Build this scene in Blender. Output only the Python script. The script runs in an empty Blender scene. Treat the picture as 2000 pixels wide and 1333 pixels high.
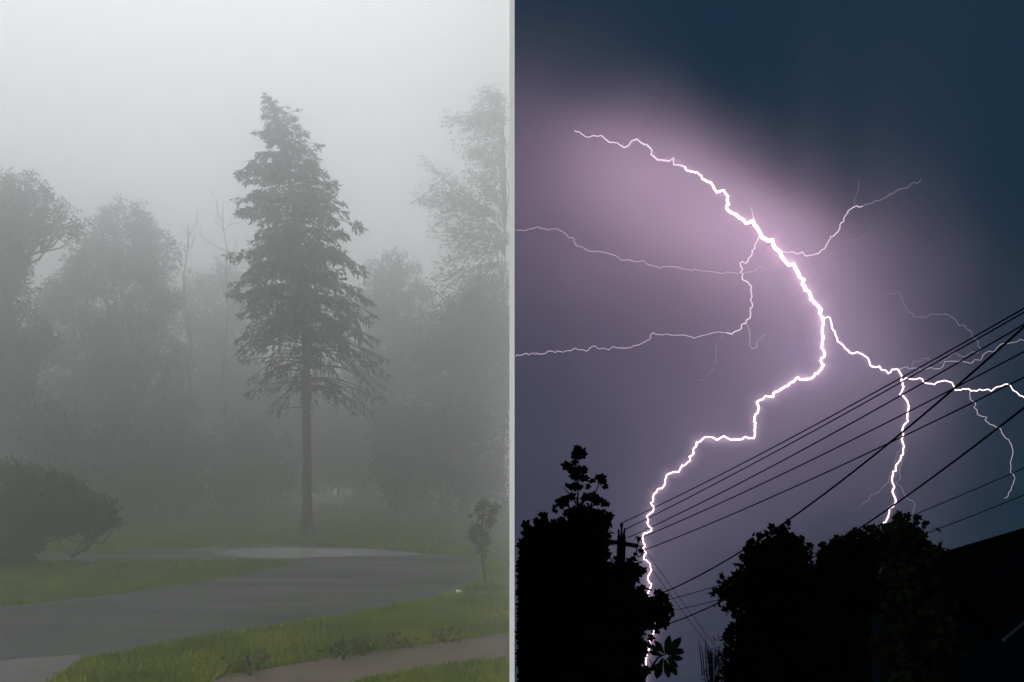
import bpy, math, random
import numpy as np
from mathutils import Vector
random.seed(7)
RNG = np.random.default_rng(11)
R = math.radians
SC = bpy.context.scene
COL = SC.collection

# ------------------------------------------------------------------ camera
F = 1732.0            # focal length in photo pixels (photo is 2000 px wide)
HOR = 930.0           # horizon row of the photo
CAMZ = 2.5
cam_d = bpy.data.cameras.new('camera')
cam_d.sensor_width = 36.0
cam_d.lens = 36.0 * F / 2000.0
cam_d.shift_y = (HOR - 666.5) / 2000.0
cam_d.clip_start = 0.05
cam_d.clip_end = 1500
cam = bpy.data.objects.new('camera', cam_d)
COL.objects.link(cam)
cam.location = (0, 0, CAMZ)
cam.rotation_euler = (R(90), 0, 0)
SC.camera = cam

# ------------------------------------------------------------------ world: even overcast
SUN_EL, SUN_AZ = R(52), R(215)
w = bpy.data.worlds.new('World'); SC.world = w; w.use_nodes = True
nt = w.node_tree; nt.nodes.clear()
out = nt.nodes.new('ShaderNodeOutputWorld')
tc = nt.nodes.new('ShaderNodeTexCoord')
sep = nt.nodes.new('ShaderNodeSeparateXYZ')
nt.links.new(tc.outputs['Generated'], sep.inputs[0])
mr = nt.nodes.new('ShaderNodeMapRange')           # overcast sky: about twice as bright overhead than at the horizon
mr.inputs['From Min'].default_value = 0; mr.inputs['From Max'].default_value = 1
mr.inputs['To Min'].default_value = 0.46; mr.inputs['To Max'].default_value = 1.0
nt.links.new(sep.outputs['Z'], mr.inputs['Value'])
tint = nt.nodes.new('ShaderNodeVectorMath'); tint.operation = 'SCALE'
tint.inputs[0].default_value = (0.982, 0.984, 1.0)
nt.links.new(mr.outputs[0], tint.inputs['Scale'])
bg1 = nt.nodes.new('ShaderNodeBackground'); bg1.inputs['Strength'].default_value = 2.5
nt.links.new(tint.outputs[0], bg1.inputs['Color'])
sky = nt.nodes.new('ShaderNodeTexSky'); sky.sky_type = 'NISHITA'; sky.sun_disc = False
sky.sun_elevation = SUN_EL; sky.sun_rotation = SUN_AZ; sky.dust_density = 6; sky.air_density = 2
hs = nt.nodes.new('ShaderNodeHueSaturation'); hs.inputs['Saturation'].default_value = 0.15
nt.links.new(sky.outputs[0], hs.inputs['Color'])
bg2 = nt.nodes.new('ShaderNodeBackground'); bg2.inputs['Strength'].default_value = 0.006
nt.links.new(hs.outputs[0], bg2.inputs['Color'])
add = nt.nodes.new('ShaderNodeAddShader')
nt.links.new(bg1.outputs[0], add.inputs[0]); nt.links.new(bg2.outputs[0], add.inputs[1])
nt.links.new(add.outputs[0], out.inputs['Surface'])

# overcast sun, behind and to the left
sd = bpy.data.lights.new('sun', 'SUN'); sd.energy = 0.8; sd.angle = R(25); sd.color = (1, 0.98, 0.95)
so = bpy.data.objects.new('sun', sd); COL.objects.link(so)
sdir = Vector((-math.cos(SUN_EL) * 0.62, -math.cos(SUN_EL) * 0.78, math.sin(SUN_EL)))
so.rotation_euler = sdir.to_track_quat('Z', 'Y').to_euler()
so.location = (-30, -30, 60)

# ------------------------------------------------------------------ exposure, render
SC.view_settings.view_transform = 'Standard'
SC.view_settings.look = 'None'
SC.view_settings.exposure = 0.0
SC.view_settings.gamma = 1.0
SC.render.engine = 'CYCLES'
SC.cycles.max_bounces = 6
SC.cycles.diffuse_bounces = 2
SC.cycles.volume_bounces = 4
SC.cycles.use_denoising = True

FOG = 0.029
HAZE_TOP = 50.0
DOME_R = 110.0
BOLT_R = 103.0
DOOR_Y = 7.0                       # the near end of the added divider wall
HALF = 5.0 / F * DOOR_Y            # half its thickness

# ------------------------------------------------------------------ helpers
def P(px, py, Y):
    return np.array([(px - 1000.0) / F * Y, Y, CAMZ + (HOR - py) / F * Y])

def G(px, py):                     # point on the left lawn (z = 0)
    Y = CAMZ * F / (py - HOR)
    return np.array([(px - 1000.0) / F * Y, Y, 0.0])

def S(px, py, rad):                # point at a given distance from the origin of the storm sky
    d = np.array([(px - 1000.0) / F, 1.0, (HOR - py) / F])
    return np.array([0, 0, CAMZ]) + d / np.linalg.norm(d) * rad

def fast_mesh(name, V, Fc, smooth=False):
    V = np.asarray(V, dtype=np.float32).reshape(-1, 3)
    Fc = np.asarray(Fc, dtype=np.int32)
    me = bpy.data.meshes.new(name)
    m, k = Fc.shape
    me.vertices.add(len(V)); me.vertices.foreach_set('co', V.ravel())
    me.loops.add(m * k); me.loops.foreach_set('vertex_index', Fc.ravel())
    me.polygons.add(m)
    me.polygons.foreach_set('loop_start', np.arange(0, m * k, k, dtype=np.int32))
    if smooth:
        me.polygons.foreach_set('use_smooth', np.ones(m, dtype=bool))
    me.update(calc_edges=True); me.validate()
    return me

def pymesh(name, V, Fc, smooth=False):
    me = bpy.data.meshes.new(name)
    me.from_pydata([tuple(map(float, v)) for v in V], [], [tuple(int(i) for i in f) for f in Fc])
    if smooth:
        for p in me.polygons: p.use_smooth = True
    me.update()
    return me

def link(name, me, mat, parent=None):
    o = bpy.data.objects.new(name, me); COL.objects.link(o)
    if mat and not me.materials: me.materials.append(mat)
    if parent: o.parent = parent
    return o

def tag(o, label=None, cat=None, group=None, kind=None):
    if label: o['label'] = label
    if cat: o['category'] = cat
    if group: o['group'] = group
    if kind: o['kind'] = kind
    return o

def thing(name, loc, label, cat, group=None):
    e = bpy.data.objects.new(name, None); COL.objects.link(e)
    e.location = tuple(map(float, loc)); e.empty_display_size = 0.3
    return tag(e, label, cat, group)

class MB:
    """collects shapes for one mesh; quads and triangles"""
    def __init__(s): s.v = []; s.f = []
    def add(s, V, Fc):
        n = len(s.v); s.v.extend([np.asarray(x, float) for x in V])
        s.f.extend([tuple(i + n for i in f) for f in Fc])
    def tube(s, pts, rad, sides=6, cap=True):
        pts = [np.asarray(p, float) for p in pts]; n = len(pts)
        rad = [rad] * n if np.isscalar(rad) else rad
        base = len(s.v); prev = None
        for i, p in enumerate(pts):
            t = pts[min(i + 1, n - 1)] - pts[max(i - 1, 0)]
            t = t / (np.linalg.norm(t) + 1e-9)
            if prev is None:
                a = np.cross(t, [0, 0, 1.0]) if abs(t[2]) < .9 else np.cross(t, [0, 1.0, 0])
            else:
                a = prev - t * np.dot(prev, t)
            a = a / (np.linalg.norm(a) + 1e-9); prev = a
            b = np.cross(t, a)
            for k in range(sides):
                ang = 2 * math.pi * k / sides
                s.v.append(p + rad[i] * (a * math.cos(ang) + b * math.sin(ang)))
        for i in range(n - 1):
            for k in range(sides):
                k2 = (k + 1) % sides
                s.f.append((base + i * sides + k, base + i * sides + k2,
                            base + (i + 1) * sides + k2, base + (i + 1) * sides + k))
        if cap:
            s.f.append(tuple(base + k for k in reversed(range(sides))))
            s.f.append(tuple(base + (n - 1) * sides + k for k in range(sides)))
    def box(s, c, d):
        cx, cy, cz = c; x, y, z = d[0] / 2, d[1] / 2, d[2] / 2
        V = [(cx + i * x, cy + j * y, cz + k * z) for k in (-1, 1) for j in (-1, 1) for i in (-1, 1)]
        s.add(V, [(0, 2, 3, 1), (4, 5, 7, 6), (0, 1, 5, 4), (2, 6, 7, 3), (0, 4, 6, 2), (1, 3, 7, 5)])
    def build(s, name, mat, parent=None, origin=(0, 0, 0), smooth=False):
        o = np.asarray(origin, float)
        return link(name, pymesh(name, [v - o for v in s.v], s.f, smooth), mat, parent)

def rotmats(n, up=None, spread=1.0):
    """random frames; if up given the local x axis scatters round it"""
    d = RNG.normal(size=(n, 3))
    if up is not None:
        d = np.asarray(up) + d * spread
    d /= np.linalg.norm(d, axis=1, keepdims=True)
    r = RNG.normal(size=(n, 3))
    b = np.cross(d, r); b /= np.linalg.norm(b, axis=1, keepdims=True)
    c = np.cross(d, b)
    return np.stack([d, b, c], axis=2)          # columns

def scatter(tmplV, tmplF, pos, size, M):
    n = len(pos); k = len(tmplV)
    V = np.einsum('nij,kj->nki', M, np.asarray(tmplV)) * np.asarray(size).reshape(n, 1, 1) + np.asarray(pos)[:, None, :]
    Fc = (np.asarray(tmplF)[None] + (np.arange(n) * k)[:, None, None]).reshape(-1, len(tmplF[0]))
    return V.reshape(-1, 3), Fc

# leaf shapes ---------------------------------------------------------------
LEAF_V = [(0, 0, 0), (.45, .24, .06), (1, 0, -.05), (.45, -.24, .06)]
LEAF_F = [(0, 1, 2, 3)]
NEED_V = [(0, 0, 0), (.4, .19, .02), (1, 0, -.12), (.4, -.19, .02)]
def maple():
    pts = []
    for ang, r in [(-160, .3), (-125, .55), (-105, .62), (-86, .52), (-62, .78), (-48, .82), (-28, .58), (-12, .8), (0, 1.0), (12, .8), (28, .58), (48, .82), (62, .78), (86, .52), (105, .62), (125, .55), (160, .3)]:
        pts.append((.1 + r * math.cos(R(ang)) * .9, r * math.sin(R(ang)) * .8, -.1 * r * r))
    V = [(.1, 0, .05)] + pts
    return V, [(0, i, i + 1) for i in range(1, len(pts))]
MAP_V, MAP_F = maple()
def palmate():
    V, Fc = [], []
    for ang, L in [(-115, .55), (-75, .75), (-38, .92), (0, 1), (38, .92), (75, .75), (115, .55)]:
        c, s_ = math.cos(R(ang)), math.sin(R(ang)); n = len(V)
        for u, v, z in [(.05, 0, 0), (.45, .1, -.02), (.72, .17, -.08), (1, 0, -.22), (.72, -.17, -.08), (.45, -.1, -.02)]:
            V.append((L * (u * c - v * s_), L * (u * s_ + v * c), z * L))
        Fc += [(n, n + 1, n + 5), (n + 1, n + 2, n + 5), (n + 2, n + 4, n + 5), (n + 2, n + 3, n + 4)]
    return V, Fc
PAL_V, PAL_F = palmate()

# materials -----------------------------------------------------------------
def mat(name, c1, c2=None, rough=.8, scale=3.0, bump=0.0, spec=.3, detail=6, coat=0, bscale=None):
    m = bpy.data.materials.new(name); m.use_nodes = True
    n = m.node_tree; b = n.nodes['Principled BSDF']
    b.inputs['Roughness'].default_value = rough
    b.inputs['Specular IOR Level'].default_value = spec
    b.inputs['Coat Weight'].default_value = coat
    b.inputs['Coat Roughness'].default_value = .12
    g = n.nodes.new('ShaderNodeNewGeometry')
    t = n.nodes.new('ShaderNodeTexNoise'); t.inputs['Scale'].default_value = scale; t.inputs['Detail'].default_value = detail
    n.links.new(g.outputs['Position'], t.inputs['Vector'])
    cr = n.nodes.new('ShaderNodeValToRGB')
    cr.color_ramp.elements[0].position = .33; cr.color_ramp.elements[1].position = .67
    cr.color_ramp.elements[0].color = (*c1, 1); cr.color_ramp.elements[1].color = (*(c2 or c1), 1)
    n.links.new(t.outputs['Fac'], cr.inputs[0]); n.links.new(cr.outputs[0], b.inputs['Base Color'])
    if bump:
        t2 = n.nodes.new('ShaderNodeTexNoise'); t2.inputs['Scale'].default_value = bscale or scale * 6; t2.inputs['Detail'].default_value = 8
        n.links.new(g.outputs['Position'], t2.inputs['Vector'])
        bp = n.nodes.new('ShaderNodeBump'); bp.inputs['Strength'].default_value = bump; bp.inputs['Distance'].default_value = .03
        n.links.new(t2.outputs['Fac'], bp.inputs['Height']); n.links.new(bp.outputs[0], b.inputs['Normal'])
    return m

def vary_rough(m, lo, hi, scale):
    n = m.node_tree; b = n.nodes['Principled BSDF']
    g = n.nodes.new('ShaderNodeNewGeometry'); mp = n.nodes.new('ShaderNodeMapping'); mp.inputs['Scale'].default_value = (.35, 1.2, 1)
    t = n.nodes.new('ShaderNodeTexNoise'); t.inputs['Scale'].default_value = scale; t.inputs['Detail'].default_value = 7
    r = n.nodes.new('ShaderNodeMapRange'); r.inputs['From Min'].default_value = .35; r.inputs['From Max'].default_value = .65
    r.inputs['To Min'].default_value = lo; r.inputs['To Max'].default_value = hi
    n.links.new(g.outputs['Position'], mp.inputs[0]); n.links.new(mp.outputs[0], t.inputs['Vector'])
    n.links.new(t.outputs['Fac'], r.inputs['Value']); n.links.new(r.outputs[0], b.inputs['Roughness'])
def emit(name, col, s):
    m = bpy.data.materials.new(name); m.use_nodes = True
    n = m.node_tree; n.nodes.clear()
    e = n.nodes.new('ShaderNodeEmission'); e.inputs[0].default_value = (*col, 1); e.inputs[1].default_value = s
    o = n.nodes.new('ShaderNodeOutputMaterial'); n.links.new(e.outputs[0], o.inputs['Surface'])
    return m

M = dict(
    lawn=mat('lawn_soil', (.04, .06, .008), (.075, .085, .014), .9, .9, .6),
    blade=mat('grass_blade', (.055, .098, .007), (.165, .19, .016), .8, 1.0, 0),
    blade_far=mat('grass_blade_far', (.065, .11, .010), (.12, .15, .018), .8, .5, 0),
    asphalt=mat('wet_asphalt', (.005, .0055, .006), (.017, .0175, .018), .34, .4, .12, .28, bscale=30),
    concrete=mat('wet_concrete', (.04, .039, .04), (.055, .054, .053), .6, 1.2, .3, .4, bscale=25),
    path=mat('damp_path', (.05, .036, .027), (.085, .064, .052), .8, 2.2, .5, .3, bscale=18),
    bark=mat('spruce_bark', (.03, .026, .022), (.075, .066, .058), .9, 5, 1.0),
    needle=mat('spruce_needles', (.016, .026, .017), (.04, .056, .036), .8, 1.5),
    leafA=mat('broad_leaf', (.03, .05, .018), (.065, .09, .03), .7, .8),
    leafB=mat('dull_leaf', (.028, .043, .02), (.055, .075, .035), .7, .8),
    leafC=mat('dark_leaf', (.018, .032, .014), (.04, .06, .025), .7, 1.2),
    leafY=mat('young_leaf', (.02, .032, .006), (.045, .06, .012), .8, 3),
    darkstem=mat('dark_stem', (.012, .010, .008), (.025, .02, .016), .9, 6),
    twig=mat('grey_twig', (.04, .036, .03), (.09, .082, .07), .9, 4),
    white=mat('white_plaster', (.86, .86, .86), (.9, .9, .9), .7, .6, .05),
    stone=mat('field_stone', (.10, .10, .095), (.2, .19, .18), .8, 9, .6),
    pale=mat('pale_stone', (.5, .5, .48), (.7, .7, .68), .8, 9, .4),
    bench=mat('pale_bench_wood', (.6, .59, .56), (.7, .69, .66), .7, 6),
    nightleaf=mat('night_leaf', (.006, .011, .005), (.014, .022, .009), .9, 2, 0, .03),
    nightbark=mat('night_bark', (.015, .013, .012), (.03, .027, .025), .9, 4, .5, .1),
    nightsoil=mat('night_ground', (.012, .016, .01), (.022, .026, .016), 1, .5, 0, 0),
    wood=mat('pole_wood', (.02, .017, .014), (.04, .035, .03), .9, 7, .5, .15),
    metal=mat('dark_iron', (.015, .015, .016), (.025, .025, .027), .6, 9, 0, .3),
    porcelain=mat('dark_insulator', (.014, .012, .012), (.024, .02, .02), .4, 9, 0, .4),
    cable=mat('cable_rubber', (.006, .006, .007), (.01, .01, .011), .8, 9, 0, .1),
    shingle=mat('roof_shingle', (.004, .004, .005), (.009, .009, .010), 1.0, 5, .5, .05),
    ridge=mat('gutter_and_highlight', (.12, .10, .09), (.17, .145, .13), .5, 5, 0, .5),  # gutter metal, also the pale tone of the highlight put on the ridge
    bluewall=mat('blue_board', (.005, .016, .028), (.007, .02, .034), .9, 3, .1, .05),
)

vary_rough(M['asphalt'], .32, .6, .5)
# ================================================================== THE SETTING
# white divider, added as a wall to keep daylight off the night side, with an opening where the camera stands
def partition():
    y0, y1, z0, z1 = -DOME_R - 66, DOME_R + 66, -80.0, DOME_R + 68
    n0, n1, nz0, nz1 = -1.2, DOOR_Y, -.06, 6.9
    # four butted slabs round the opening, all one wall
    prof = [(y0, z0), (y1, z0), (y1, z1), (y0, z1), (n0, nz0), (n1, nz0), (n1, nz1), (n0, nz1)]
    V = [(-HALF, y, z) for y, z in prof] + [(HALF, y, z) for y, z in prof]
    ring = [(0, 1, 5, 4), (1, 2, 6, 5), (2, 3, 7, 6), (3, 0, 4, 7)]
    Fc = [tuple(reversed(r)) for r in ring] + [tuple(i + 8 for i in r) for r in ring]
    for a, b in [(0, 1), (1, 2), (2, 3), (3, 0)]: Fc.append((a, b, b + 8, a + 8))
    for a, b in [(4, 5), (5, 6), (6, 7), (7, 4)]: Fc.append((b, a, a + 8, b + 8))
    o = link('divider_wall', pymesh('divider_wall', V, Fc), M['white'])
    tag(o, 'white divider added as a thin wall seen edge on between foggy garden and night storm', 'wall')
partition()

# left ground
XW = -HALF - .004
def sheet(name, pts, z, m, kind='structure'):
    V = [(min(p[0], XW), p[1], z) for p in pts]
    o = link(name, pymesh(name, V, [tuple(range(len(V)))]), m)
    if o.data.polygons[0].normal.z < 0: o.data.flip_normals()
    return tag(o, kind=kind)
sheet('ground', [(-169, -1.5, 0), (XW, -1.5, 0), (XW, 112, 0), (-169, 112, 0)], 0, M['lawn'])
sheet('terrace', [(-169, -170, 0), (XW, -170, 0), (XW, -1.7, 0), (-169, -1.7, 0)], 0, M['concrete'])

def smoothpoly(pts, it=2):
    pts = [np.asarray(p, float) for p in pts]
    for _ in range(it):
        q = []
        for i in range(len(pts)):
            a, b = pts[i], pts[(i + 1) % len(pts)]
            q += [a * .75 + b * .25, a * .25 + b * .75]
        pts = q
    return pts
def rough_edge(pts, amp=.05, step=.3):
    q = []
    for i in range(len(pts)):
        a, b = pts[i], pts[(i + 1) % len(pts)]
        n = max(1, min(60, int(np.linalg.norm(b - a) / step)))
        for k in range(n):
            p = a + (b - a) * k / n
            q.append(p + np.array([RNG.normal(0, amp), RNG.normal(0, amp), 0]))
    return q
road_px = [(-300, 1400), (90, 1345), (165, 1291), (250, 1277), (350, 1254), (500, 1231), (600, 1215), (700, 1199),
           (800, 1180), (850, 1168), (900, 1150), (930, 1135), (944, 1118), (942, 1103), (915, 1093), (870, 1087), (840, 1081),
           (750, 1073), (600, 1067), (450, 1069), (300, 1075), (80, 1083), (-200, 1090), (-420, 1094), (-420, 1106), (-100, 1103),
           (80, 1099), (300, 1098), (450, 1095), (545, 1096), (572, 1100), (540, 1111), (400, 1138), (250, 1158), (100, 1175),
           (0, 1186), (-150, 1203), (-400, 1230)]
road_w = [G(*p) for p in road_px]
road = rough_edge(road_w, .035, .35)
sheet('driveway', road, .006, M['asphalt'])
apron = rough_edge([G(*p) for p in [(-260, 1310), (0, 1291), (150, 1280), (163, 1290), (120, 1320), (80, 1348), (-60, 1400), (-260, 1400)]], .02, .4)
sheet('concrete_apron', apron, .012, M['concrete'])
path_w = [G(*p) for p in [(380, 1352), (440, 1319), (560, 1301), (700, 1279), (850, 1258), (994, 1238), (994, 1290), (850, 1308), (720, 1327), (640, 1352), (560, 1400), (380, 1400)]]
pth = rough_edge(path_w, .04, .25)
sheet('footpath', pth, .008, M['path'])
# rain water lying across the far bend of the drive
pm = mat('rain_water', (.10, .101, .099), (.16, .16, .157), .24, .7, .2, .6, bscale=6)
pud = smoothpoly([G(*p) for p in [(390, 1080), (470, 1072), (600, 1070), (750, 1075), (852, 1085), (760, 1087), (650, 1088), (560, 1092), (470, 1091)]], 2)
sheet('puddle', rough_edge(pud, .05, .4), .012, pm)

# right ground: a hillside that falls away under the trees
def hillside():
    V, Fc = [], []
    xs = np.linspace(HALF + .003, 150, 30); ys = np.concatenate([np.linspace(-160, 0, 16)[:-1], np.linspace(0, 125, 40)])
    for y in ys:
        for x in xs:
            z = -5.2 - max(0, y - 16) * .27 - max(0, -y - 20) * .1 + .25 * math.sin(x * .7 + y * .4)
            V.append((x, y, z))
    nx = len(xs)
    for j in range(len(ys) - 1):
        for i in range(nx - 1):
            Fc.append((j * nx + i, j * nx + i + 1, (j + 1) * nx + i + 1, (j + 1) * nx + i))
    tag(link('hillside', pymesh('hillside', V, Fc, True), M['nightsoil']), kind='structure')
hillside()
def hill_z(x, y): return -5.2 - max(0, y - 16) * .27 + .25 * math.sin(x * .7 + y * .4)

# storm sky: a vault of cloud, lit by the lightning and added lamps before it, with a faint glow of its own
def storm_sky():
    m = bpy.data.materials.new('storm_cloud'); m.use_nodes = True
    n = m.node_tree; b = n.nodes['Principled BSDF']
    b.inputs['Roughness'].default_value = 1; b.inputs['Specular IOR Level'].default_value = 0
    b.inputs['Base Color'].default_value = (.41, .38, .44, 1)
    b.inputs['Emission Color'].default_value = (.15, .58, 1, 1)
    b.inputs['Emission Strength'].default_value = .034
    V, Fc = [], []
    nl, npn = 220, 150
    lam = np.linspace(-math.pi / 2, math.pi / 2, nl); phi = np.linspace(R(-28), R(90), npn)
    L, Ph = np.meshgrid(lam, phi)
    u, v = np.sin(L) * 3, Ph * 3
    n1 = np.zeros_like(L)
    rr = np.random.default_rng(5)
    for o in range(5):
        for _ in range(4):
            a = rr.uniform(0, 2 * math.pi); f = 2.2 * 1.8 ** o
            n1 += np.sin((L * math.cos(a) * 1.3 + Ph * math.sin(a)) * f * 3 + rr.uniform(0, 6.28)) / (1.8 ** o)
    Rad = DOME_R + n1 * .4
    # vault pushed back above and right of the bolt, shaped to darken it there
    dx, dy, dz = np.cos(Ph) * np.cos(L), np.cos(Ph) * np.sin(L), np.sin(Ph)
    px = 1000 + F * dx / np.maximum(dy, .05); py = HOR - F * dz / np.maximum(dy, .05)
    line = np.interp(px, [1000, 1120, 1250, 1350, 1450, 1550, 1700, 2000, 2600], [185, 215, 240, 280, 350, 400, 440, 480, 560])
    t = np.clip((line + 40 - py) / 950, 0, 1); t2 = np.clip((px - 1780) / 700, 0, 1)
    t = np.where(dy < .05, 1, t); t2 = np.where(dy < .05, 1, t2)
    Rad = Rad + 50 * t * t * (3 - 2 * t) * (1 - .25 * t2) + 9 * t2 * t2 * (3 - 2 * t2)
    X = np.maximum(Rad * np.cos(Ph) * np.cos(L), HALF + .002)
    Yv = Rad * np.cos(Ph) * np.sin(L); Z = Rad * np.sin(Ph) + CAMZ
    V = np.stack([X, Yv, Z], axis=-1).reshape(-1, 3)
    idx = np.arange(nl * npn).reshape(npn, nl)
    Fc = np.stack([idx[:-1, :-1], idx[1:, :-1], idx[1:, 1:], idx[:-1, 1:]], axis=-1).reshape(-1, 4)
    o = link('sky', fast_mesh('sky', V, Fc, True), m)
    tag(o, kind='structure')
storm_sky()

# ================================================================== GARDEN IN THE RAIN (left)
def blob_points(blobs, Y, dens, depth=.8, shell=.55, sx=1.0):
    """points inside lumpy balls given in photo pixels at distance Y"""
    pts = []
    for (px, py, r) in blobs:
        c = P(px, py, Y); rw = r / F * Y
        c = c + np.array([0, RNG.normal(0, rw * .5), 0])
        n = int(dens * r * r / 100)
        d = RNG.normal(size=(n, 3)); d /= np.linalg.norm(d, axis=1, keepdims=True)
        rad = rw * (shell + (1 - shell) * RNG.random(n) ** .6) * (1 + .16 * np.sin(d[:, 0] * 5 + px) + .16 * np.sin(d[:, 2] * 7 + py))
        # break the ball into sub-clumps
        p = c + d * rad[:, None] * np.array([sx, depth, 1.0])
        pts.append(p)
    return np.concatenate(pts)

def clumped(pts, k, spread):
    """replace each point with a small spray of k points"""
    n = len(pts)
    q = np.repeat(pts, k, axis=0) + RNG.normal(size=(n * k, 3)) * spread
    return q

def limb(mb, a, b, r0, r1, wob=.06, n=6, sides=6):
    a, b = np.asarray(a), np.asarray(b); L = np.linalg.norm(b - a)
    pts = []
    for i in range(n + 1):
        t = i / n
        p = a + (b - a) * t + (RNG.normal(size=3) * wob * L * math.sin(math.pi * t) if 0 < i < n else 0)
        pts.append(p)
    mb.tube(pts, [r0 + (r1 - r0) * i / n for i in range(n + 1)], sides)
    return pts

def broadleaf(name, label, Y, base_px, blobs, leaf, dens, m, trunk_r=.22, cat='tree', sub=5, spread=.35, group=None, xmax=None,
              leafV=LEAF_V, leafF=LEAF_F, barkm=None, floor=0.0, top_px=None, shell=.35):
    base = P(base_px, HOR, Y); base[2] = floor
    if xmax is not None: base[0] = min(base[0], xmax - .4)
    t = thing(name, base, label, cat, group)
    tr = MB()
    ys = [b[1] for b in blobs]
    tp = P(top_px if top_px is not None else base_px, min(ys) + (max(ys) - min(ys)) * .25, Y)
    if xmax is not None: tp[0] = min(tp[0], xmax - .3)
    ax = limb(tr, base + np.array([0, 0, -.3]), tp, trunk_r * 1.15, trunk_r * .25, .02, 9, 8)
    for (px, py, r) in blobs:
        c = P(px, py, Y)
        if xmax is not None: c[0] = min(c[0], xmax - .2)
        # leave the trunk lower than the clump
        cand = [q for q in ax if q[2] < c[2] - .2] or [ax[1]]
        s = cand[-1] if len(cand) < 3 else cand[-2]
        pts = limb(tr, s, c, trunk_r * .32, .03, .09, 5, 5)
        for _ in range(3):
            e = c + RNG.normal(size=3) * r / F * Y * .5
            if xmax is not None: e[0] = min(e[0], xmax - .1)
            limb(tr, pts[3], e, .05, .012, .08, 3, 4)
    tr.build('trunk', barkm or M['twig'], t, base, True)
    pts = blob_points(blobs, Y, dens, shell=shell)
    pts = clumped(clumped(pts[::3], 3, spread * 1.1), sub * 2, spread * .62)
    if xmax is not None: pts = pts[pts[:, 0] < xmax - .05]
    pts = pts[pts[:, 2] > floor + .03]
    V, Fc = scatter(leafV, leafF, pts, leaf * RNG.uniform(.6, 1.3, len(pts)), rotmats(len(pts), (0, 0, -.5), .8))
    if xmax is not None: V[:, 0] = np.minimum(V[:, 0], xmax + .03 - .05 * RNG.random(len(V)))
    link('crown', fast_mesh('crown', V - base, Fc), m, t)
    return t

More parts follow.
